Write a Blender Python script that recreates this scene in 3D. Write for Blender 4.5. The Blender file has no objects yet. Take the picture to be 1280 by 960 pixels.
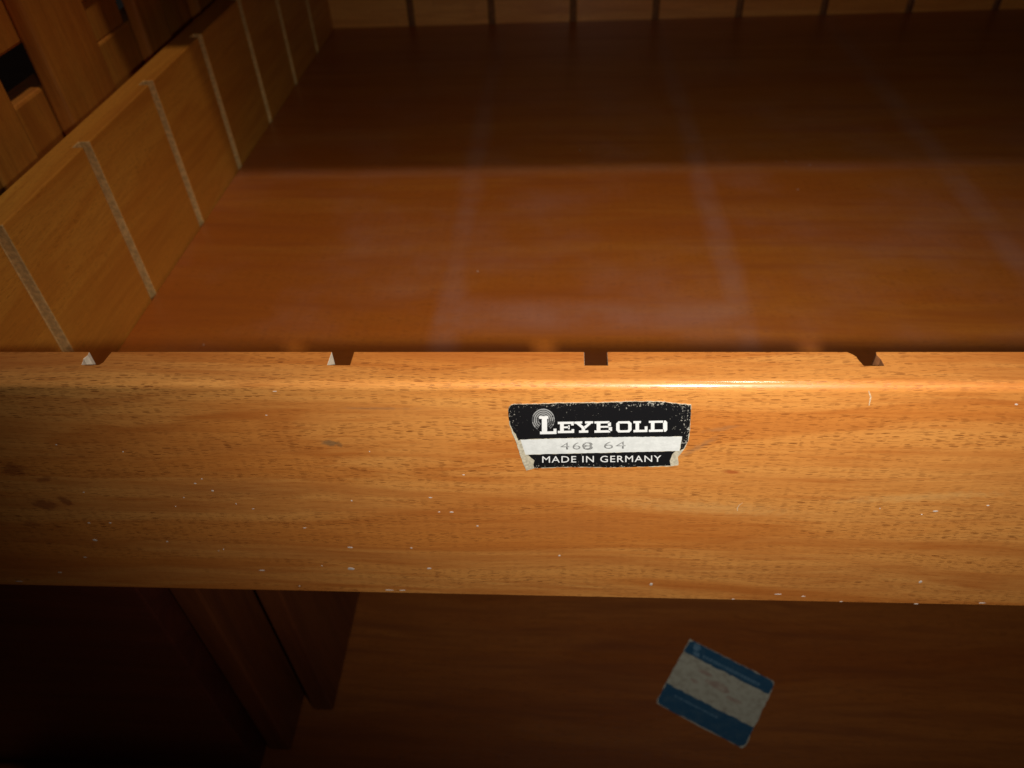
import bpy, bmesh, math, random
from mathutils import Vector, Matrix, noise
random.seed(4)
S = bpy.context.scene
COL = S.collection

# ---------------------------------------------------------------- camera, world, lamps, exposure
cam = bpy.data.cameras.new('camera'); camo = bpy.data.objects.new('camera', cam); COL.objects.link(camo)
_x = Vector((0.99790878, 0.04938835, -0.04169961)); _y = Vector((-0.00277758, 0.67729457, 0.73570671)); _z = Vector((0.06457826, -0.73405236, 0.67601537))
camo.matrix_world = Matrix(((_x.x, _y.x, _z.x, 0.20043), (_x.y, _y.y, _z.y, -0.15785), (_x.z, _y.z, _z.z, 0.13331), (0, 0, 0, 1)))
cam.sensor_width = 36; cam.lens = 944.856 / 1280 * 36
cam.clip_start = 0.005; cam.clip_end = 50
cam.dof.use_dof = True; cam.dof.focus_distance = 0.215; cam.dof.aperture_fstop = 16
S.camera = camo

W = bpy.data.worlds.new("World"); S.world = W; W.use_nodes = True
W.node_tree.nodes['Background'].inputs[0].default_value = (1.0, 0.86, 0.78, 1)
W.node_tree.nodes['Background'].inputs[1].default_value = 0.0055

def lamp(name, kind, loc, target, energy, col, **kw):
    l = bpy.data.lights.new(name, kind); l.energy = energy; l.color = col
    for k, v in kw.items(): setattr(l, k, v)
    o = bpy.data.objects.new(name, l); COL.objects.link(o); o.location = loc
    o.rotation_euler = (Vector(target) - Vector(loc)).to_track_quat('-Z', 'Y').to_euler()
    return o
# the flash beside the lens, and a ceiling lamp high over the front of the tray
fl = lamp('flash', 'SPOT', (0.238, -0.165, 0.130), (0.260, 0.0, -0.018), 3.3, (1.0, 0.955, 0.89), spot_size=math.radians(118), spot_blend=1.0, shadow_soft_size=0.006)
fl.scale = (1, .48, 1)   # a flash throws a wide, low beam
lamp('ceiling_lamp', 'SPOT', (0.42, 0.05, 1.45), (0.05, 0.17, -0.05), 18, (1.0, 0.82, 0.70), spot_size=math.radians(37), spot_blend=1.0, shadow_soft_size=0.055)

S.view_settings.view_transform = 'Standard'; S.view_settings.look = 'None'
S.view_settings.exposure = 0; S.view_settings.gamma = 1
S.cycles.max_bounces = 4

# ---------------------------------------------------------------- node helpers
class NT:
    def __init__(s, name):
        s.m = bpy.data.materials.new(name); s.m.use_nodes = True; s.t = s.m.node_tree; s.t.nodes.clear()
        s.out = s.n('ShaderNodeOutputMaterial'); s.b = s.n('ShaderNodeBsdfPrincipled'); s.l(s.b.outputs[0], s.out.inputs[0])
    def n(s, t, **kw):
        x = s.t.nodes.new(t)
        for k, v in kw.items(): setattr(x, k, v)
        return x
    def l(s, a, b): s.t.links.new(a, b)
    def put(s, sock, v):
        if isinstance(v, bpy.types.NodeSocket): s.l(v, sock)
        else: sock.default_value = v
    def math(s, op, a, b=0.0, c=0.0, clamp=False):
        x = s.n('ShaderNodeMath', operation=op, use_clamp=clamp)
        s.put(x.inputs[0], a); s.put(x.inputs[1], b); s.put(x.inputs[2], c); return x.outputs[0]
    def vmath(s, op, a, b=(0, 0, 0)):
        x = s.n('ShaderNodeVectorMath', operation=op); s.put(x.inputs[0], a); s.put(x.inputs[1], b); return x
    def rng(s, v, a, b, c=0.0, d=1.0):
        x = s.n('ShaderNodeMapRange', interpolation_type='SMOOTHSTEP'); s.put(x.inputs[0], v)
        for i, q in enumerate((a, b, c, d)): x.inputs[i + 1].default_value = q
        return x.outputs[0]
    def mix(s, f, a, b, mode='MIX'):
        x = s.n('ShaderNodeMix', data_type='RGBA', blend_type=mode)
        s.put(x.inputs[0], f)
        for sock, v in ((x.inputs[6], a), (x.inputs[7], b)):
            if isinstance(v, tuple): sock.default_value = (*v[:3], 1)
            else: s.l(v, sock)
        return x.outputs[2]
    def noise(s, vec, scale, detail=3, rough=0.5, dist=0.0, fac=True):
        x = s.n('ShaderNodeTexNoise'); s.l(vec, x.inputs['Vector']); x.inputs['Scale'].default_value = scale
        x.inputs['Detail'].default_value = detail; x.inputs['Roughness'].default_value = rough; x.inputs['Distortion'].default_value = dist
        return x.outputs[0 if fac else 1]
    def scaled(s, vec, sc): return s.vmath('MULTIPLY', vec, sc).outputs[0]

def wood(name, light, mid, dark, axis='X', fleck=0.6, rough=0.32, coat=0.5, coat_rough=0.12, wear=None, streak=1.0, fleck_scale=1.0, bump=1.0, ringf=.20):
    """varnished beech: long soft figure, fine streaks, short dark ray flecks along the grain"""
    k = NT(name); tc = k.n('ShaderNodeTexCoord'); P = tc.outputs['Object']
    if axis == 'Y':
        sp = k.n('ShaderNodeSeparateXYZ'); k.l(P, sp.inputs[0]); cb = k.n('ShaderNodeCombineXYZ')
        k.l(sp.outputs[1], cb.inputs[0]); k.l(sp.outputs[0], cb.inputs[1]); k.l(sp.outputs[2], cb.inputs[2]); G = cb.outputs[0]
    elif axis == 'Z':
        sp = k.n('ShaderNodeSeparateXYZ'); k.l(P, sp.inputs[0]); cb = k.n('ShaderNodeCombineXYZ')
        k.l(sp.outputs[2], cb.inputs[0]); k.l(sp.outputs[1], cb.inputs[1]); k.l(sp.outputs[0], cb.inputs[2]); G = cb.outputs[0]
    else: G = P
    # slow bending of the grain
    w = k.noise(k.scaled(G, (6, 14, 14)), 1.0, 2, 0.5, 0.0, False)
    w = k.vmath('MULTIPLY', k.vmath('SUBTRACT', w, (.5, .5, .5)).outputs[0], (0, .016, .016)).outputs[0]
    GW = k.vmath('ADD', G, w).outputs[0]
    ss = k.n('ShaderNodeSeparateXYZ'); k.l(GW, ss.inputs[0]); sc3 = k.n('ShaderNodeCombineXYZ')
    k.l(k.math('MULTIPLY_ADD', k.math('ADD', ss.outputs[1], ss.outputs[2]), 5.3, ss.outputs[0]), sc3.inputs[0])
    k.l(ss.outputs[1], sc3.inputs[1]); k.l(ss.outputs[2], sc3.inputs[2]); GS = sc3.outputs[0]     # sheared along the grain so that no cells line up
    fig = k.noise(k.scaled(GW, (3.5, 34, 34)), 1.0, 4, 0.55, 0.6)
    fig2 = k.noise(k.scaled(GS, (9, 120, 120)), 1.0, 3, 0.6, 0.3)
    st = k.noise(k.scaled(GS, (60, 1400, 1400)), 1.0, 3, 0.65)
    st2 = k.noise(k.scaled(GS, (22, 420, 420)), 1.0, 3, 0.6)
    c = k.mix(k.rng(fig, .34, .66), mid, light)
    c = k.mix(k.math('MULTIPLY', k.rng(fig2, .42, .74), .55), c, dark)
    c = k.mix(k.math('MULTIPLY', k.rng(st, .45, .75), .30 * streak), c, dark)
    c = k.mix(k.math('MULTIPLY', k.rng(st2, .50, .72), .34 * streak), c, dark)
    # ray flecks: short dashes lying along the grain
    sg = k.n('ShaderNodeSeparateXYZ'); k.l(GW, sg.inputs[0])
    ac = k.math('ADD', k.math('MULTIPLY', sg.outputs[1], .93), sg.outputs[2])
    outs = []
    for sx, sz, seed in ((230 * fleck_scale, 1650 * fleck_scale, 0), (330 * fleck_scale, 2300 * fleck_scale, 7.3), (150 * fleck_scale, 3000 * fleck_scale, 3.1)):
        v = k.n('ShaderNodeTexVoronoi', voronoi_dimensions='2D'); v.inputs['Scale'].default_value = 1; v.inputs['Randomness'].default_value = 1
        cb2 = k.n('ShaderNodeCombineXYZ'); k.l(k.math('MULTIPLY_ADD', sg.outputs[0], sx, seed), cb2.inputs[0])
        k.l(k.math('ADD', k.math('MULTIPLY_ADD', ac, sz, seed), k.math('MULTIPLY', st2, 2.2)), cb2.inputs[1])
        k.l(cb2.outputs[0], v.inputs['Vector'])
        sc = k.n('ShaderNodeSeparateColor'); k.l(v.outputs['Color'], sc.inputs[0])
        rad = k.math('MULTIPLY_ADD', sc.outputs[0], .46, -.06)
        m = k.rng(k.math('SUBTRACT', rad, v.outputs['Distance']), -.03, .10)
        outs.append(k.math('MULTIPLY', m, k.math('MULTIPLY_ADD', sc.outputs[1], .85, .15)))
    fm = k.math('MAXIMUM', k.math('MAXIMUM', outs[0], k.math('MULTIPLY', outs[1], .85)), k.math('MULTIPLY', outs[2], .6))
    dens = k.rng(fig2, .62, .38, .30, 1)
    fm = k.math('MULTIPLY', fm, dens)
    deep = (dark[0] * .30, dark[1] * .20, dark[2] * .2)
    ring = k.rng(k.math('SINE', k.math('MULTIPLY', fig, 46.0)), .1, 1.0)
    c = k.mix(k.math('MULTIPLY', ring, ringf * streak), c, dark)
    c = k.mix(k.math('MULTIPLY', fm, fleck), c, deep)
    rg = k.math('MULTIPLY_ADD', fig2, .22, rough - .11)
    if wear: c, rg = wear(k, P, c, rg)
    k.put(k.b.inputs['Base Color'], c); k.put(k.b.inputs['Roughness'], rg)
    k.b.inputs['Coat Weight'].default_value = coat; k.b.inputs['Coat Roughness'].default_value = coat_rough
    h = k.math('ADD', k.math('MULTIPLY', fm, -.8), k.math('MULTIPLY', st, .55))
    bp = k.n('ShaderNodeBump'); bp.inputs['Strength'].default_value = .30 * bump; bp.inputs['Distance'].default_value = .00022
    k.l(h, bp.inputs['Height']); k.l(bp.outputs[0], k.b.inputs['Normal'])
    bp2 = k.n('ShaderNodeBump'); bp2.inputs['Strength'].default_value = .38 * bump; bp2.inputs['Distance'].default_value = .0002
    k.l(st2, bp2.inputs['Height']); k.l(bp2.outputs[0], k.b.inputs['Coat Normal'])
    return k.m

def plain(name, col, rough=.6, var=.3, scale=300, spec=.4):
    k = NT(name); tc = k.n('ShaderNodeTexCoord'); P = tc.outputs['Object']
    n = k.noise(P, scale, 4, .6)
    c = k.mix(k.rng(n, .35, .7), tuple(q * (1 - var) for q in col), col)
    k.put(k.b.inputs['Base Color'], c); k.b.inputs['Roughness'].default_value = rough
    k.b.inputs['Specular IOR Level'].default_value = spec
    bp = k.n('ShaderNodeBump'); bp.inputs['Strength'].default_value = .3; bp.inputs['Distance'].default_value = .0002
    k.l(n, bp.inputs['Height']); k.l(bp.outputs[0], k.b.inputs['Normal'])
    return k.m

def ellipse(k, P, cx, cz, rx, rz, n, ang=0.0, soft=.5, wob=.6, plane='XZ'):
    """mask of a ragged patch centred at (cx, cz)"""
    sp = k.n('ShaderNodeSeparateXYZ'); k.l(P, sp.inputs[0])
    a = sp.outputs[0]; b = sp.outputs[2] if plane == 'XZ' else sp.outputs[1]
    a = k.math('SUBTRACT', a, cx); b = k.math('SUBTRACT', b, cz)
    ca, sa = math.cos(ang), math.sin(ang)
    u = k.math('ADD', k.math('MULTIPLY', a, ca / rx), k.math('MULTIPLY', b, sa / rx))
    v = k.math('ADD', k.math('MULTIPLY', a, -sa / rz), k.math('MULTIPLY', b, ca / rz))
    d = k.math('SQRT', k.math('ADD', k.math('MULTIPLY', u, u), k.math('MULTIPLY', v, v)))
    d = k.math('ADD', d, k.math('MULTIPLY_ADD', n, 2 * wob, -wob))
    return k.rng(d, 1 - soft, 1 + soft * .3, 1, 0)

# ---------------------------------------------------------------- materials
RED = (.16, .030, .010)
def rail_wear(k, P, c, rg):
    nz = k.noise(k.scaled(P, (380, 380, 650)), 1.0, 3, .6)
    for cx, cz, rx, rz, ang, col, f, soft, wob in (
        (.0332, -.036, .0045, .0028, .3, RED, .55, .6, .9), (.041, -.0405, .0032, .0013, .3, RED, .5, .6, .6),
        (.0350, -.0530, .0050, .0032, -.2, RED, .6, .6, .9), (.0430, -.0510, .0022, .0030, .4, RED, .6, .6, .9),
        (.0255, -.0635, .0030, .0024, 0, RED, .4, .6, .9),
        (.1345, -.0230, .0026, .0013, -.15, (.10, .085, .05), .62, .6, .9),
        (.1372, -.0234, .0011, .0014, .2, (.07, .06, .035), .5, .6, .9),
        (.2493, -.0337, .0030, .0009, -.12, (.36, .07, .015), .75, .7, .5),
        (.2385, -.0235, .0075, .0012, .75, (.22, .13, .07), .38, .9, 1.0),
        (.2440, -.0160, .0055, .0010, .25, (.22, .13, .07), .34, .9, 1.0),
        (.1500, -.0090, .0120, .0006, .0, (.22, .13, .07), .35, .9, 1.0),
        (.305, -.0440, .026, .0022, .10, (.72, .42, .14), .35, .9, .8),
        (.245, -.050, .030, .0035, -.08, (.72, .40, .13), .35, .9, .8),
        (.200, -.062, .030, .006, .06, (.44, .15, .035), .30, .9, .8),
        (.100, -.045, .028, .004, .02, (.42, .15, .035), .30, .9, .8),
        ):
        m = ellipse(k, P, cx, cz, rx, rz, nz, ang, soft, wob)
        c = k.mix(k.math('MULTIPLY', m, f), c, col)
    return c, rg
def floor_wear(k, P, c, rg):
    # pale rubbed traces where plates used to slide in, every second groove; pale bands across
    tot = None
    sp = k.n('ShaderNodeSeparateXYZ'); k.l(P, sp.inputs[0])
    jit = k.math('MULTIPLY_ADD', k.noise(P, 30, 2), .006, -.003)
    x = k.math('ADD', sp.outputs[0], jit); y = k.math('ADD', sp.outputs[1], jit)
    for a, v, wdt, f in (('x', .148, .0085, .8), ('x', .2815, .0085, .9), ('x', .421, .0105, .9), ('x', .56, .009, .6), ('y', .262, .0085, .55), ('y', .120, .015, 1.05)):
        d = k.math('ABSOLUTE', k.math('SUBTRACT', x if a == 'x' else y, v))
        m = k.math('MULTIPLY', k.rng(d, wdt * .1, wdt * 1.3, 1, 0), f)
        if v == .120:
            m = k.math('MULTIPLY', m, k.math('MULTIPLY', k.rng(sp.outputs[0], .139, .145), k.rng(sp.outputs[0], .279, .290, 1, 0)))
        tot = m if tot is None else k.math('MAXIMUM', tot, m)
    cloud = k.rng(k.noise(P, 14, 4, .6), .40, .72, 0, .6)
    tot = k.math('MAXIMUM', tot, cloud)
    tot = k.math('MULTIPLY', tot, k.rng(k.noise(P, 38, 4, .6), .25, .65, .35, 1))
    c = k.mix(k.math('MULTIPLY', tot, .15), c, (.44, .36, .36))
    # tiny dust grains
    v = k.n('ShaderNodeTexVoronoi'); k.l(P, v.inputs['Vector']); v.inputs['Scale'].default_value = 75
    sc = k.n('ShaderNodeSeparateColor'); k.l(v.outputs['Color'], sc.inputs[0])
    g = k.math('MULTIPLY', k.math('LESS_THAN', v.outputs['Distance'], .035), k.math('GREATER_THAN', sc.outputs[0], .8))
    c = k.mix(k.math('MULTIPLY', g, .6), c, (.7, .6, .5))
    rg = k.math('ADD', rg, k.math('MULTIPLY', tot, .12))
    return c, rg
M = {}
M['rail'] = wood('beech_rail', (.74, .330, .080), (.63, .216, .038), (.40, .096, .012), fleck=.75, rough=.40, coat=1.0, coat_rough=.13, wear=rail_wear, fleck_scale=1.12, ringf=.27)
M['side'] = wood('beech_side', (.72, .320, .042), (.64, .240, .026), (.46, .145, .014), axis='Y', fleck=.35, rough=.42, coat=.25, coat_rough=.25)
M['back'] = wood('beech_back', (.82, .36, .075), (.72, .26, .045), (.48, .14, .022), fleck=.35, rough=.42, coat=.25, coat_rough=.25)
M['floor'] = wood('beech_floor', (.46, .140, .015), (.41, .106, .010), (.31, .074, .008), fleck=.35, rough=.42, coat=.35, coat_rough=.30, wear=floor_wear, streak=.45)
M['raw'] = plain('raw_wood', (.86, .72, .54), .8, .2, 500, .2)
M['groove'] = plain('dusty_groove', (.78, .47, .17), .85, .35, 520, .2)
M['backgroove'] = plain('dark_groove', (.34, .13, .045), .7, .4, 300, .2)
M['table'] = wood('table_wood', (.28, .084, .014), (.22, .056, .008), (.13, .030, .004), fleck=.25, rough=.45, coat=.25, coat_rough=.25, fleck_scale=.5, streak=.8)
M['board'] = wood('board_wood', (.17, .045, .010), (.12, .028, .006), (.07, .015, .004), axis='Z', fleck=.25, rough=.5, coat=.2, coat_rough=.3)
M['slat'] = wood('slat_wood', (.72, .29, .040), (.64, .21, .024), (.42, .12, .012), axis='Z', fleck=.25, rough=.5, coat=.15, coat_rough=.3)
M['speck'] = plain('pale_paint', (.68, .56, .47), .5, .25, 900)
M['scratch'] = plain('scratch', (.76, .52, .30), .7, .3, 1500)

# ---------------------------------------------------------------- object helpers
def empty(name, loc, label, cat, group=None):
    o = bpy.data.objects.new(name, None); COL.objects.link(o); o.location = loc; o.empty_display_size = .02
    o['label'] = label; o['category'] = cat
    if group: o['group'] = group
    return o
def wloc(o):
    p = Vector((0, 0, 0))
    while o: p += o.location; o = o.parent
    return p
def mesh(name, verts, faces, mats, parent=None, mi=None, bevel=0, smooth=False, origin=None):
    """vertices are given in world metres; the mesh keeps world coordinates as its own (object origin at world zero) so the grain runs through"""
    me = bpy.data.meshes.new(name); me.from_pydata([tuple(v) for v in verts], [], faces)
    for m in (mats if isinstance(mats, (list, tuple)) else [mats]): me.materials.append(m)
    if mi:
        for p, i in zip(me.polygons, mi): p.material_index = i
    bm = bmesh.new(); bm.from_mesh(me); bmesh.ops.recalc_face_normals(bm, faces=bm.faces)
    bm.to_mesh(me); bm.free()
    if smooth:
        for p in me.polygons: p.use_smooth = True
    o = bpy.data.objects.new(name, me); COL.objects.link(o)
    if parent:
        o.parent = parent; o.location = -wloc(parent)
    if bevel:
        b = o.modifiers.new('edges', 'BEVEL'); b.width = bevel; b.segments = 2; b.limit_method = 'ANGLE'; b.angle_limit = math.radians(50)
    return o
def box(name, x0, x1, y0, y1, z0, z1, mat, parent=None, bevel=.0008, warp=.0):
    v = [(x, y, z) for z in (z0, z1) for y in (y0, y1) for x in (x0, x1)]
    if warp: v = [tuple(c + random.uniform(-warp, warp) for c in p) for p in v]
    f = [(0, 2, 3, 1), (4, 5, 7, 6), (0, 1, 5, 4), (2, 6, 7, 3), (0, 4, 6, 2), (1, 3, 7, 5)]
    return mesh(name, v, f, mat, parent, bevel=bevel)

def grooved(name, s0, s1, notches, thk, z0, z1, fn, mats, parent, round_r=0.0, bevel=.0003):
    """board whose inner face (t=0) carries full-height grooves; notches are lists of (s, t) points; fn maps (s, t, z) to the world"""
    inner = [(s0, 0)]
    raw = [0]
    for n in notches:
        for i, q in enumerate(n):
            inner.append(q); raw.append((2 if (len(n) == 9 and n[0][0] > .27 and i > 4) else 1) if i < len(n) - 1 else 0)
    inner.append((s1, 0)); raw.append(0)
    to = thk - round_r
    outer = [(s1, to), (s0, to)]
    V = []; F = []; MI = []
    n = len(inner)
    for z in (z1, z0):
        for s, t in inner + outer: V.append(fn(s, t, z))
    N = n + 2
    F.append(tuple(range(N))); MI.append(0)
    F.append(tuple(range(2 * N - 1, N - 1, -1))); MI.append(0)
    for i in range(n - 1):
        F.append((i, i + 1, N + i + 1, N + i)); MI.append(raw[i])
    F.append((n - 1, n, N + n, N + n - 1)); MI.append(0)
    F.append((n + 1, 0, N, N + n + 1)); MI.append(0)
    if round_r:
        base = len(V); K = 8
        for j in range(1, K + 1):
            a = math.pi / 2 * j / K
            for s in (s1, s0): V.append(fn(s, to + round_r * math.sin(a), z1 - round_r + round_r * math.cos(a)))
        prev = (n, n + 1)
        for j in range(K):
            cur = (base + 2 * j, base + 2 * j + 1); F.append((prev[0], prev[1], cur[1], cur[0])); MI.append(0); prev = cur
        b2 = len(V)
        for s in (s1, s0): V.append(fn(s, thk, z0))
        F.append((prev[0], prev[1], b2 + 1, b2)); MI.append(0)
        F.append((b2, b2 + 1, N + n + 1, N + n)); MI.append(0)
        F.append((n,) + tuple(base + 2 * j for j in range(K)) + (b2, N + n)); MI.append(0)
        F.append((n + 1,) + tuple(base + 2 * j + 1 for j in range(K)) + (b2 + 1, N + n + 1)); MI.append(0)
    else:
        F.append((n, n + 1, N + n + 1, N + n)); MI.append(0)
    o = mesh(name, V, F, mats, parent, MI, bevel=bevel)
    if round_r:
        for p in o.data.polygons:
            nz = abs(p.normal.z)
            if .02 < nz < .999 and abs(p.normal.x) < .2: p.use_smooth = True
    return o

P_ = .07; D = .5345; H_FLOOR = -.0792
# ---------------------------------------------------------------- the grooved wooden tray
tray = empty('wooden_tray', (.385, .26, -.1006), 'varnished beech tray with grooved walls and a black maker label on its front', 'tray')
hw = .0031; gd = .0056
def notch(c, w=hw, d=gd, j=0.0):
    return [(c - w, 0), (c - w + j, d), (c + w - j, d), (c + w, 0)]
front = [notch(0.0),
         [(.0668, 0), (.0671, .0016), (.0665, .0030), (.0669, .0041), (.0672, gd), (.0722, gd), (.0729, .0046), (.0731, .002), (.0733, 0)],
         notch(.1400), notch(.2098),
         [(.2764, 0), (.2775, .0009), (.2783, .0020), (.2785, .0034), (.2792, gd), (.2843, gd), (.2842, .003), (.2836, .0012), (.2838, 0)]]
front += [notch(k * P_) for k in range(5, 11)]
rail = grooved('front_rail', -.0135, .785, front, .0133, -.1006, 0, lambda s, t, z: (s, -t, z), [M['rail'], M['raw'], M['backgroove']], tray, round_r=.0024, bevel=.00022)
YG = [.0007 + P_ * .97 * k for k in range(1, 8)]
side_n = [notch(y, .0027, .0050) for y in YG]
grooved('side_wall', .0006, D - .0004, side_n, .0135, -.1006, -.0006, lambda s, t, z: (-t, s, z), [M['side'], M['groove']], tray, bevel=.0006)
grooved('side_wall', .0006, D - .0004, side_n, .0135, -.1006, -.0006, lambda s, t, z: (.7715 + t, s, z), [M['side'], M['groove']], tray, bevel=.0006)
grooved('back_wall', -.0135, .785, [notch(k * P_, .0028, .0055) for k in range(1, 11)], .0135, -.1006, 0, lambda s, t, z: (s, D + t, z), [M['back'], M['backgroove']], tray, bevel=.0004)
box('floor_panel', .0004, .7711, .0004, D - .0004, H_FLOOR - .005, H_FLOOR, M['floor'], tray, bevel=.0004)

# pale paint specks and chips scattered over the front rail
SPK = [(0.1238, -0.0027, 0.00069, 0.00017), (0.119, -0.0118, 0.00036, 0.00018), (0.0523, -0.0246, 0.00039, 0.00027), (0.0715, -0.0274, 0.00029, 0.00021), (0.0887, -0.0416, 0.0005, 0.0003), (0.0915, -0.0394, 0.00034, 0.00022), (0.0931, -0.045, 0.0005, 0.00038), (0.0827, -0.0485, 0.0003, 0.00023), (0.0785, -0.053, 0.00021, 0.00024), (0.0987, -0.0513, 0.00025, 0.00031), (0.1035, -0.0537, 0.00046, 0.00024), (0.051, -0.0465, 0.00046, 0.00023), (0.0458, -0.0624, 0.00049, 0.00034), (0.0531, -0.0622, 0.00048, 0.00034), (0.0437, -0.0719, 0.00089, 0.00063), (0.0358, -0.0821, 0.00069, 0.00028), (0.0221, -0.0919, 0.00106, 0.0004), (0.0688, -0.0721, 0.00044, 0.00036), (0.0851, -0.0768, 0.00022, 0.00027), (0.087, -0.076, 0.00022, 0.00036), (0.097, -0.0881, 0.00112, 0.00039), (0.1308, -0.0737, 0.00106, 0.00044), (0.1288, -0.0861, 0.00142, 0.00085), (0.136, -0.049, 0.00034, 0.00031), (0.1179, -0.0633, 0.00062, 0.00025), (0.1455, -0.0264, 0.00023, 0.00027), (0.0036, -0.0982, 0.00182, 0.00031), (0.119, -0.0846, 0.00027, 0.00038), (0.1401, -0.0989, 0.00168, 0.0003), (0.1081, -0.0975, 0.00034, 0.0003), (0.1608, -0.047, 0.00079, 0.00027), (0.1667, -0.054, 0.00071, 0.00036), (0.1627, -0.054, 0.00045, 0.00021), (0.1719, -0.0362, 0.00042, 0.00019), (0.1742, -0.0609, 0.00041, 0.00037), (0.1514, -0.0734, 0.00043, 0.0004), (0.156, -0.085, 0.00097, 0.00051), (0.2001, -0.0762, 0.00042, 0.00048), (0.1448, -0.0989, 0.00132, 0.00027), (0.2312, -0.092, 0.0006, 0.00092), (0.2742, -0.0965, 0.00139, 0.00028), (0.3247, -0.0474, 0.0005, 0.00028), (0.3109, -0.0504, 0.00085, 0.00035), (0.3075, -0.052, 0.0003, 0.00021), (0.3182, -0.0875, 0.00061, 0.00087), (0.2829, -0.0975, 0.00079, 0.00028), (0.342, -0.0993, 0.00124, 0.00037), (0.2597, -0.1001, 0.00061, 0.00019), (0.3209, -0.1007, 0.00097, 0.00019), (0.296, -0.1002, 0.00069, 0.00019), (0.2947, -0.0494, 0.00021, 0.00028), (0.3165, -0.0064, 0.00051, 0.00032)]
V = []; F = []
for (x, z, rx, rz) in SPK:
    b = len(V); n = 9; tilt = random.uniform(-.15, .35)
    pts = []
    for ring, (sc, h) in enumerate(((1, -.00002), (.72, .00010), (.3, .00014))):
        for i in range(n):
            a = 2 * math.pi * i / n; rr = sc * random.uniform(.72, 1.15)
            u = rx * rr * math.cos(a); w = rz * rr * math.sin(a)
            V.append((x + u * math.cos(tilt) - w * math.sin(tilt), -.0133 - h, z + u * math.sin(tilt) * .4 + w))
    for ring in range(2):
        for i in range(n): F.append((b + ring * n + i, b + ring * n + (i + 1) % n, b + (ring + 1) * n + (i + 1) % n, b + (ring + 1) * n + i))
    F.append(tuple(b + 2 * n + i for i in range(n)))
def strip(pts, w):
    b = len(V)
    for i, (x, z) in enumerate(pts):
        q = pts[min(i + 1, len(pts) - 1)]; p = pts[max(i - 1, 0)]
        dx, dz = q[0] - p[0], q[1] - p[1]; L = math.hypot(dx, dz); ww = .7 * w * (.4 + .9 * math.sin(math.pi * (i + .4) / len(pts)))
        V.append((x - dz / L * ww, -.01335, z + dx / L * ww)); V.append((x + dz / L * ww, -.01335, z - dx / L * ww))
    for i in range(len(pts) - 1): F.append((b + 2 * i, b + 2 * i + 1, b + 2 * i + 3, b + 2 * i + 2))
V2 = V; F2 = F; V = []; F = []
strip([(.2786, -.0018), (.2790, -.0026), (.2797, -.0040), (.2799, -.0056), (.2801, -.0070)], .00022)
strip([(.2545, -.0475), (.2536, -.0487), (.2533, -.0502), (.2536, -.0515)], .00014)
sc_ = mesh('scratch', V, F, M['scratch'], rail); sc_['kind'] = 'stuff'
sk = mesh('paint_specks', V2, F2, M['speck'], rail); sk['kind'] = 'stuff'
sk['label'] = 'small pale paint specks scattered over the front rail'

# ---------------------------------------------------------------- the black and white maker label on the front rail
HM = (48.71871, 2.33147, -30.66111, .52332, -71.22257, 20.16336, .01674, -.22951)
def lab(cx, cy):
    x = cx / 1000; y = cy / 1000; w = HM[6] * x + HM[7] * y + 1
    return ((HM[0] * x + HM[1] * y + HM[2]) / w / 1000 + .21, (HM[3] * x + HM[4] * y + HM[5]) / w / 1000 - .02)
YL = -.0133
def rag(poly, amp, step=14):
    out = []
    for i, a in enumerate(poly):
        b = poly[(i + 1) % len(poly)]; L = math.hypot(b[0] - a[0], b[1] - a[1]); n = max(1, int(L / step))
        for j in range(n):
            t = j / n; out.append((a[0] + (b[0] - a[0]) * t + random.uniform(-amp, amp), a[1] + (b[1] - a[1]) * t + random.uniform(-amp, amp)))
    return out
def sheet(name, polys, y, th, mat, parent, bev=0):
    V = []; F = []
    for poly in polys:
        b = len(V); n = len(poly)
        for d in (0, th):
            for cx, cy in poly:
                x, z = lab(cx, cy); V.append((x, YL - y - (th - d), z))
        F.append(tuple(range(b, b + n))); F.append(tuple(range(b + 2 * n - 1, b + n - 1, -1)))
        for i in range(n): F.append((b + i, b + (i + 1) % n, b + n + (i + 1) % n, b + n + i))
    return mesh(name, V, F, mat, parent)
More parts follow.
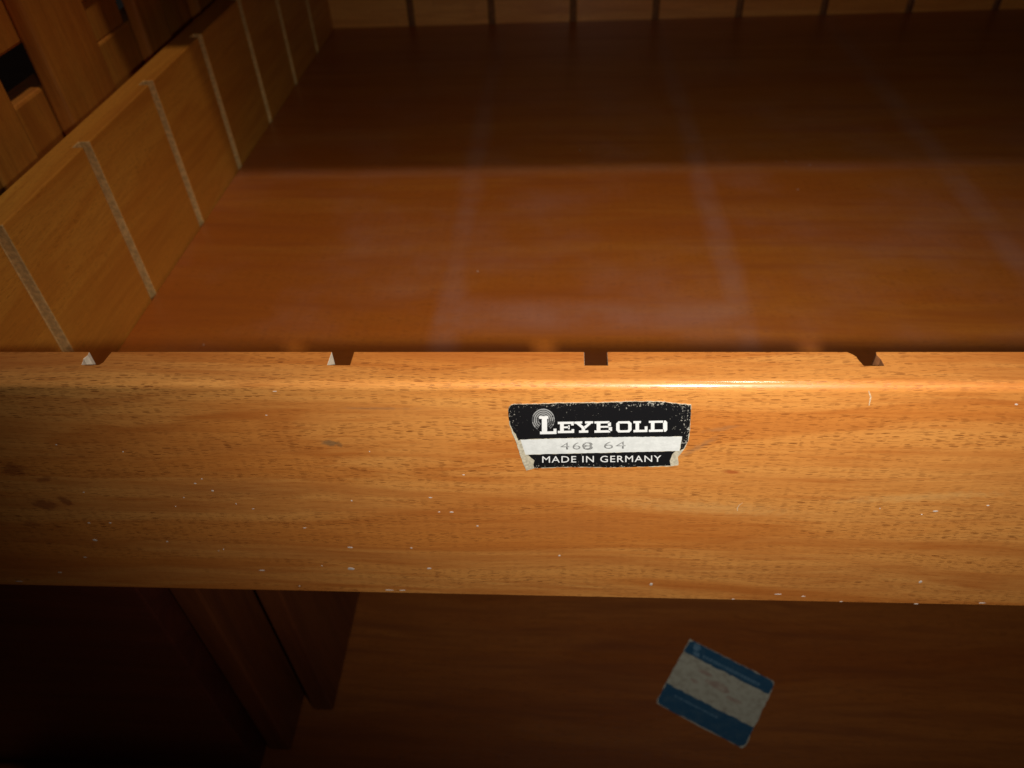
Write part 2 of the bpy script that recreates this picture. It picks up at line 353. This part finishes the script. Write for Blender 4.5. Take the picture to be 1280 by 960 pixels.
def worn(name, ink, paper, amount, rough=.35, coat=.3, sc=700):
    k = NT(name); tc = k.n('ShaderNodeTexCoord'); P = tc.outputs['Object']
    n = k.noise(P, sc, 5, .68, .3); big = k.noise(P, 130, 3, .6); sm = k.noise(k.scaled(P, (1.2, 1, .8)), 1900, 3, .6)
    m = k.rng(k.math('ADD', n, k.math('MULTIPLY', k.math('SUBTRACT', big, .5), .75)), amount, amount + .035)
    # the rub marks gather along the top and right borders of the label
    sp = k.n('ShaderNodeSeparateXYZ'); k.l(P, sp.inputs[0])
    e1 = k.rng(sp.outputs[2], -.0095, -.0066); e2 = k.rng(sp.outputs[0], .2300, .2345); e3 = k.rng(sp.outputs[0], .1900, .1865)
    e3 = k.rng(k.math('MULTIPLY', sp.outputs[0], -1.0), -.1905, -.1865); e4 = k.rng(k.math('MULTIPLY', sp.outputs[2], -1.0), .0300, .0322)
    e = k.math('MAXIMUM', k.math('MAXIMUM', e1, e2), k.math('MAXIMUM', k.math('MULTIPLY', e3, .8), e4))
    m2 = k.rng(k.math('ADD', n, k.math('MULTIPLY', e, .12)), .70, .74)
    gr = k.rng(k.math('ADD', sm, k.math('MULTIPLY', e, .10)), .70, .74)
    m = k.math('MAXIMUM', k.math('MAXIMUM', m, k.math('MULTIPLY', m2, .8)), k.math('MULTIPLY', gr, .6))
    c = k.mix(m, ink, paper)
    k.put(k.b.inputs['Base Color'], c); k.b.inputs['Roughness'].default_value = rough
    k.b.inputs['Coat Weight'].default_value = coat; k.b.inputs['Coat Roughness'].default_value = .2
    bp = k.n('ShaderNodeBump'); bp.inputs['Strength'].default_value = .4; bp.inputs['Distance'].default_value = .0001
    k.l(k.math('ADD', n, m), bp.inputs['Height']); k.l(bp.outputs[0], k.b.inputs['Normal'])
    return k.m
m_black = worn('black_print', (.008, .008, .009), (.55, .52, .44), .80)
m_paper = plain('silver_paper', (.74, .75, .72), .5, .12, 700)
m_torn = plain('torn_paper', (.62, .55, .40), .8, .35, 1200)
m_white = worn('white_print', (.80, .80, .78), (.22, .22, .21), .86, .5, .1)
m_grey = worn('grey_stamp_ink', (.27, .27, .26), (.60, .60, .58), .62, .6, 0, 1500)
outline = [(150, 138), (153, 122), (165, 110), (182, 105), (350, 103), (425, 98), (640, 97), (800, 90), (925, 91), (985, 93), (1060, 103), (1126, 108), (1125, 170), (1119, 240), (1112, 300), (1088, 345), (1056, 385), (1058, 430), (1020, 436), (850, 440), (700, 443), (470, 441), (292, 447), (245, 459), (228, 415), (213, 372), (198, 322), (172, 262), (158, 215)]
label = sheet('label', [rag(outline, 1.6)], 0, .00022, m_torn, rail)
label['label'] = 'worn black and white paper maker label with torn corners'
lt = .00022
sheet('black_panel', [rag([(151, 138), (154, 122), (166, 111), (182, 106), (350, 104), (425, 99), (640, 98), (800, 91), (925, 92), (985, 94), (1060, 104), (1124, 110), (1123, 170), (1117, 240), (1108, 300), (1085, 342), (1066, 352), (1078, 276), (700, 280), (350, 288), (215, 293), (205, 300), (190, 262), (178, 250), (162, 215), (153, 170)], 1.5)], lt, .00004, m_black, label)
sheet('stripe', [rag([(215, 294), (700, 281), (1077, 277), (1062, 353), (700, 362), (350, 370), (243, 374), (228, 330)], 1.0)], lt, .00003, m_paper, label)
sheet('black_panel', [rag([(258, 375), (350, 371), (700, 363), (1040, 355), (1025, 372), (1012, 405), (1018, 432), (850, 438), (700, 441), (470, 439), (290, 445), (284, 425), (292, 405), (276, 392)], 1.8)], lt, .00004, m_black, label)

# slab-serif lettering of the maker's name, drawn as strokes in label units
def R(x0, y0, x1, y1): return [(x0, y0), (x1, y0), (x1, y1), (x0, y1)]
def row(u):  # baseline climbs slightly to the right
    return -.0175 * (u - 320)
def shift(polys): return [[(x, y + row(x)) for x, y in p] for p in polys]
L = []
# tall L
L += [R(316, 168, 364, 182), R(330, 182, 358, 250), R(320, 250, 408, 264), R(392, 236, 408, 250)]
# E
L += [R(415, 200, 500, 212), R(427, 212, 447, 248), R(415, 248, 502, 260), R(447, 225, 474, 234), R(486, 212, 500, 220), R(488, 240, 502, 248), R(470, 219, 478, 240)]
# Y
L += [R(503, 200, 545, 211), R(560, 200, 603, 211), [(512, 211), (534, 211), (560, 234), (560, 248), (542, 248), (542, 236)], [(575, 211), (594, 211), (561, 240), (553, 228)], R(528, 248, 577, 260)]
# B
L += [R(610, 201, 690, 212), R(622, 212, 642, 249), R(610, 249, 694, 261), R(642, 226, 686, 235), R(682, 208, 698, 228), R(686, 233, 704, 253)]
# O
L += [[(738, 203), (796, 203), (808, 214), (808, 250), (796, 262), (738, 262), (726, 250), (726, 214), (738, 203), (738, 214), (744, 218), (744, 247), (750, 251), (784, 251), (790, 247), (790, 218), (784, 214), (738, 214)]]
# L
L += [R(818, 203, 858, 214), R(829, 214, 848, 250), R(818, 250, 892, 262), R(878, 232, 893, 250)]
# D
L += [R(900, 203, 980, 214), R(911, 214, 930, 250), R(900, 250, 980, 262), [(976, 203), (990, 203), (998, 212), (998, 253), (990, 262), (976, 262)]]
t0 = lt + .00004
LL = [shift([p])[0] for p in L]
sheet('lettering', LL, t0 + .00001, .00002, m_white, label)
# ring emblem behind the tall L: concentric thin rings
def ringp(r0, r1, a0, a1, n=26, sx=1.0, sy=.98, c=(338, 188)):
    a = [a0 + (a1 - a0) * i / n for i in range(n + 1)]
    return [(c[0] + r1 * sx * math.cos(t), c[1] + r1 * sy * math.sin(t)) for t in a] + [(c[0] + r0 * sx * math.cos(t), c[1] + r0 * sy * math.sin(t)) for t in reversed(a)]
m_ring = worn('ring_print', (.34, .34, .33), (.10, .10, .10), .54, .4, .2, 900)
rp = []
for r0, r1 in ((25, 31), (35, 41), (45, 51), (55, 61)):
    rp.append(ringp(r0, r1, math.radians(122), math.radians(412)))
sheet('emblem', rp, t0, .00001, m_ring, label)

def text(s, cx0, cx1, cy0, cy1, slope, mat, y, th, name, size_xy=None, extra=0.0, thin=0.0):
    cu = bpy.data.curves.new(name, 'FONT'); cu.body = s; cu.size = 1; cu.offset = thin; cu.space_character = 1.0 + extra
    cu.resolution_u = 3
    ob = bpy.data.objects.new(name, cu); COL.objects.link(ob)
    dg = bpy.context.evaluated_depsgraph_get(); me = bpy.data.meshes.new_from_object(ob.evaluated_get(dg))
    bpy.data.objects.remove(ob)
    xs = [v.co.x for v in me.vertices]; ys = [v.co.y for v in me.vertices]
    x0, x1, y0, y1 = min(xs), max(xs), min(ys), max(ys)
    bm = bmesh.new(); bm.from_mesh(me)
    for v in bm.verts:
        u = cx0 + (v.co.x - x0) / (x1 - x0) * (cx1 - cx0)
        w = cy1 + (v.co.y - y0) / (y1 - y0) * (cy0 - cy1) + slope * (u - cx0)
        X, Z = lab(u, w); v.co = Vector((X, YL - y - th, Z))
    r = bmesh.ops.extrude_face_region(bm, geom=bm.faces[:])
    for g in r['geom']:
        if isinstance(g, bmesh.types.BMVert): g.co.y += th
    bmesh.ops.recalc_face_normals(bm, faces=bm.faces)
    bm.to_mesh(me); bm.free(); me.materials.clear(); me.materials.append(mat); me.name = name
    o = bpy.data.objects.new(name, me); COL.objects.link(o); o.parent = label; o.location = (0, 0, 0)
    return o
text('MADE IN GERMANY', 332, 966, 382, 416, -.008, m_white, t0 + .00001, .00002, 'lettering', extra=.12, thin=.0)
text('46', 430, 536, 308, 346, -.008, m_grey, lt + .00003 + .00001, .00001, 'stamped_number', extra=.15, thin=-.008)
text('8', 549, 602, 306, 347, -.008, m_grey, lt + .00003 + .00001, .00001, 'stamped_number', thin=-.005)
text('0', 545, 596, 308, 344, -.008, m_grey, lt + .00003 + .00003, .00001, 'stamped_number', thin=-.012)
text('64', 661, 776, 303, 342, -.010, m_grey, lt + .00003 + .00001, .00001, 'stamped_number', extra=.1, thin=-.008)

# ---------------------------------------------------------------- what stands below and beside the tray
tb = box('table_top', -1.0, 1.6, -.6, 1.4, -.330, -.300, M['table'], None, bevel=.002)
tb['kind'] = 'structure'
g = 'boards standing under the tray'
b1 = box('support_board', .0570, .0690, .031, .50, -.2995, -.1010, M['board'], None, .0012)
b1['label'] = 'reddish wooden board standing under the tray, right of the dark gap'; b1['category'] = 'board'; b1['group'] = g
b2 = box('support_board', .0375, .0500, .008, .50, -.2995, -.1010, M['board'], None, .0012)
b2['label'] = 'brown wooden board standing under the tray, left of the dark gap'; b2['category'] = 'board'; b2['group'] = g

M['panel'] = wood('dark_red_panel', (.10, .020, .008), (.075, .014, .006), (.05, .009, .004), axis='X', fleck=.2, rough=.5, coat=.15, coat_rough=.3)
b3 = box('added_dark_panel', -.34, .0355, -.003, .012, -.2995, -.1010, M['panel'], None, .001)  # panel added to darken the lower left; its dark red carries the shade
b3['label'] = 'wide dark red wooden panel added to darken the space under the left end of the tray'; b3['category'] = 'panel'

rack = empty('slatted_rack', (-.06, .2, -.2995), 'dark blurred wooden rack of upright slats and crossbars standing left of the tray', 'rack')
for y0, y1 in ((.118, .145), (.1795, .2245), (.272, .299), (.348, .380), (.43, .462)):
    box('slat', -.038, -.030, y0, y1, -.2995, .16, M['slat'], rack, .0015, .0012)
for z0, z1 in ((-.2995, -.26), (-.10, -.07), (-.030, .007), (.027, .085), (.115, .15)):
    box('crossbar', -.056, -.0385, .118, .50, z0, z1, M['slat'], rack, .0015, .0008)

box('block', -.052, -.040, .2245, .2715, .0075, .0265, M['slat'], rack, .0006)

# ---------------------------------------------------------------- blue and white paper sticker
stk = [(.2822, .0818), (.3250, .0560), (.3038, .0186), (.2992, .0176), (.2566, .0408), (.2572, .0440)]
A = Vector((.2800, .0815)); B = Vector((.3256, .0560)); Cc = Vector((.3012, .0176)); Dd = Vector((.2556, .0415))
def stp(u, v):
    p = A * (1 - u) * (1 - v) + B * u * (1 - v) + Cc * u * v + Dd * (1 - u) * v
    return (p.x, p.y)
def m_sticker(name, col, fade, amt):
    k = NT(name); tc = k.n('ShaderNodeTexCoord'); P = tc.outputs['Object']
    n = k.noise(P, 260, 5, .65); n2 = k.noise(P, 1100, 4, .7)
    c = k.mix(k.math('MULTIPLY', k.rng(n, .42, .70), amt), col, fade)
    c = k.mix(k.math('MULTIPLY', k.rng(n2, .58, .72), amt * .6), c, tuple(q * .6 for q in fade))
    k.put(k.b.inputs['Base Color'], c); k.b.inputs['Roughness'].default_value = .5
    bp = k.n('ShaderNodeBump'); bp.inputs['Strength'].default_value = .4; bp.inputs['Distance'].default_value = .0003
    k.l(n, bp.inputs['Height']); k.l(bp.outputs[0], k.b.inputs['Normal'])
    return k.m
m_sw = m_sticker('sticker_paper', (.40, .385, .30), (.27, .24, .18), .8)
m_sb = m_sticker('sticker_blue', (.010, .062, .125), (.035, .09, .14), .7)
m_sp = m_sticker('sticker_print', (.10, .19, .27), (.04, .12, .20), .9)
m_ss = m_sticker('sticker_smudge', (.30, .22, .17), (.40, .35, .27), .9)
sticker = empty('paper_sticker', (.290, .049, -.2999), 'faded blue and white striped paper sticker stuck askew on the dark wood below the tray', 'sticker')
def flat(name, uvs, z, th, mat, curl=0.0):
    V = []; F = []
    for poly in uvs:
        b = len(V); n = len(poly)
        for dz in (0, th):
            for u, v in poly:
                x, y = stp(u, v); V.append((x, y, z + dz))
        F.append(tuple(range(b, b + n))); F.append(tuple(range(b + 2 * n - 1, b + n - 1, -1)))
        for i in range(n): F.append((b + i, b + (i + 1) % n, b + n + (i + 1) % n, b + n + i))
    return mesh(name, V, F, mat, sticker)
def fray(poly, a=.006):
    out = []
    for i, p in enumerate(poly):
        q = poly[(i + 1) % len(poly)]; n = max(1, int(math.hypot(q[0] - p[0], q[1] - p[1]) / .045))
        out += [(p[0] + (q[0] - p[0]) * j / n + random.uniform(-a, a), p[1] + (q[1] - p[1]) * j / n + random.uniform(-a, a)) for j in range(n)]
    return out
def rr(u0, u1, v0, v1, ru, rv, corners):
    out = []
    for (cu, cv, a0, on) in ((u0, v0, 180, corners[0]), (u1, v0, 270, corners[1]), (u1, v1, 0, corners[2]), (u0, v1, 90, corners[3])):
        if not on: out.append((cu, cv)); continue
        ox = cu + (ru if cu == u0 else -ru); oy = cv + (rv if cv == v0 else -rv)
        for i in range(5):
            a = math.radians(a0 + 90 * i / 4); out.append((ox + ru * math.cos(a), oy + rv * math.sin(a)))
    return out
zt = -.2999
flat('backing', [fray(rr(-.006, 1.008, -.008, 1.008, .035, .05, (0, 1, 1, 1)), .007)], zt, .00015, m_sw)
flat('blue_band', [fray(rr(.0, 1.0, .0, .20, .05, .07, (1, 1, 0, 0)), .008)], zt + .00016, .00003, m_sb)
flat('blue_band', [fray(rr(.0, 1.0, .70, 1.0, .05, .07, (0, 0, 1, 1)), .008)], zt + .00016, .00003, m_sb)
pr = []
c0 = (.115, .10)
pr.append([(.06, .02), (.13, .015), (.155, .06), (.12, .12), (.075, .10)])
pr.append([(.09, .13), (.16, .12), (.18, .175), (.11, .18)])
u = .21
while u < .86:                           # faint illegible print in the upper and lower bands
    w = random.uniform(.012, .030); pr.append([(u, .115), (u + w, .112), (u + w, .155), (u, .16)]); u += w + random.uniform(.006, .016)
u = .14
while u < .62:
    w = random.uniform(.010, .026); pr.append([(u, .79), (u + w, .79), (u + w, .815), (u, .815)]); u += w + random.uniform(.006, .02)
flat('faint_print', pr, zt + .0002, .00002, m_sp)['kind'] = 'stuff'
def blob(cu, cv, ru, rv, n=14):
    return [(cu + ru * random.uniform(.7, 1.1) * math.cos(2 * math.pi * i / n), cv + rv * random.uniform(.6, 1.1) * math.sin(2 * math.pi * i / n)) for i in range(n)]
flat('smudge', [blob(.50, .42, .15, .065), blob(.70, .49, .10, .035), blob(.32, .33, .09, .035), blob(.25, .50, .05, .03)], zt + .00016, .00002, m_ss)

# ---------------------------------------------------------------- shelf board above the back of the tray (its shade falls across the tray floor)
sh = box('upper_shelf', -.12, .95, .236, .75, .125, .143, M['board'], None, .001)
sh['label'] = 'wooden shelf board above the back half of the tray, shading its floor'; sh['category'] = 'shelf'
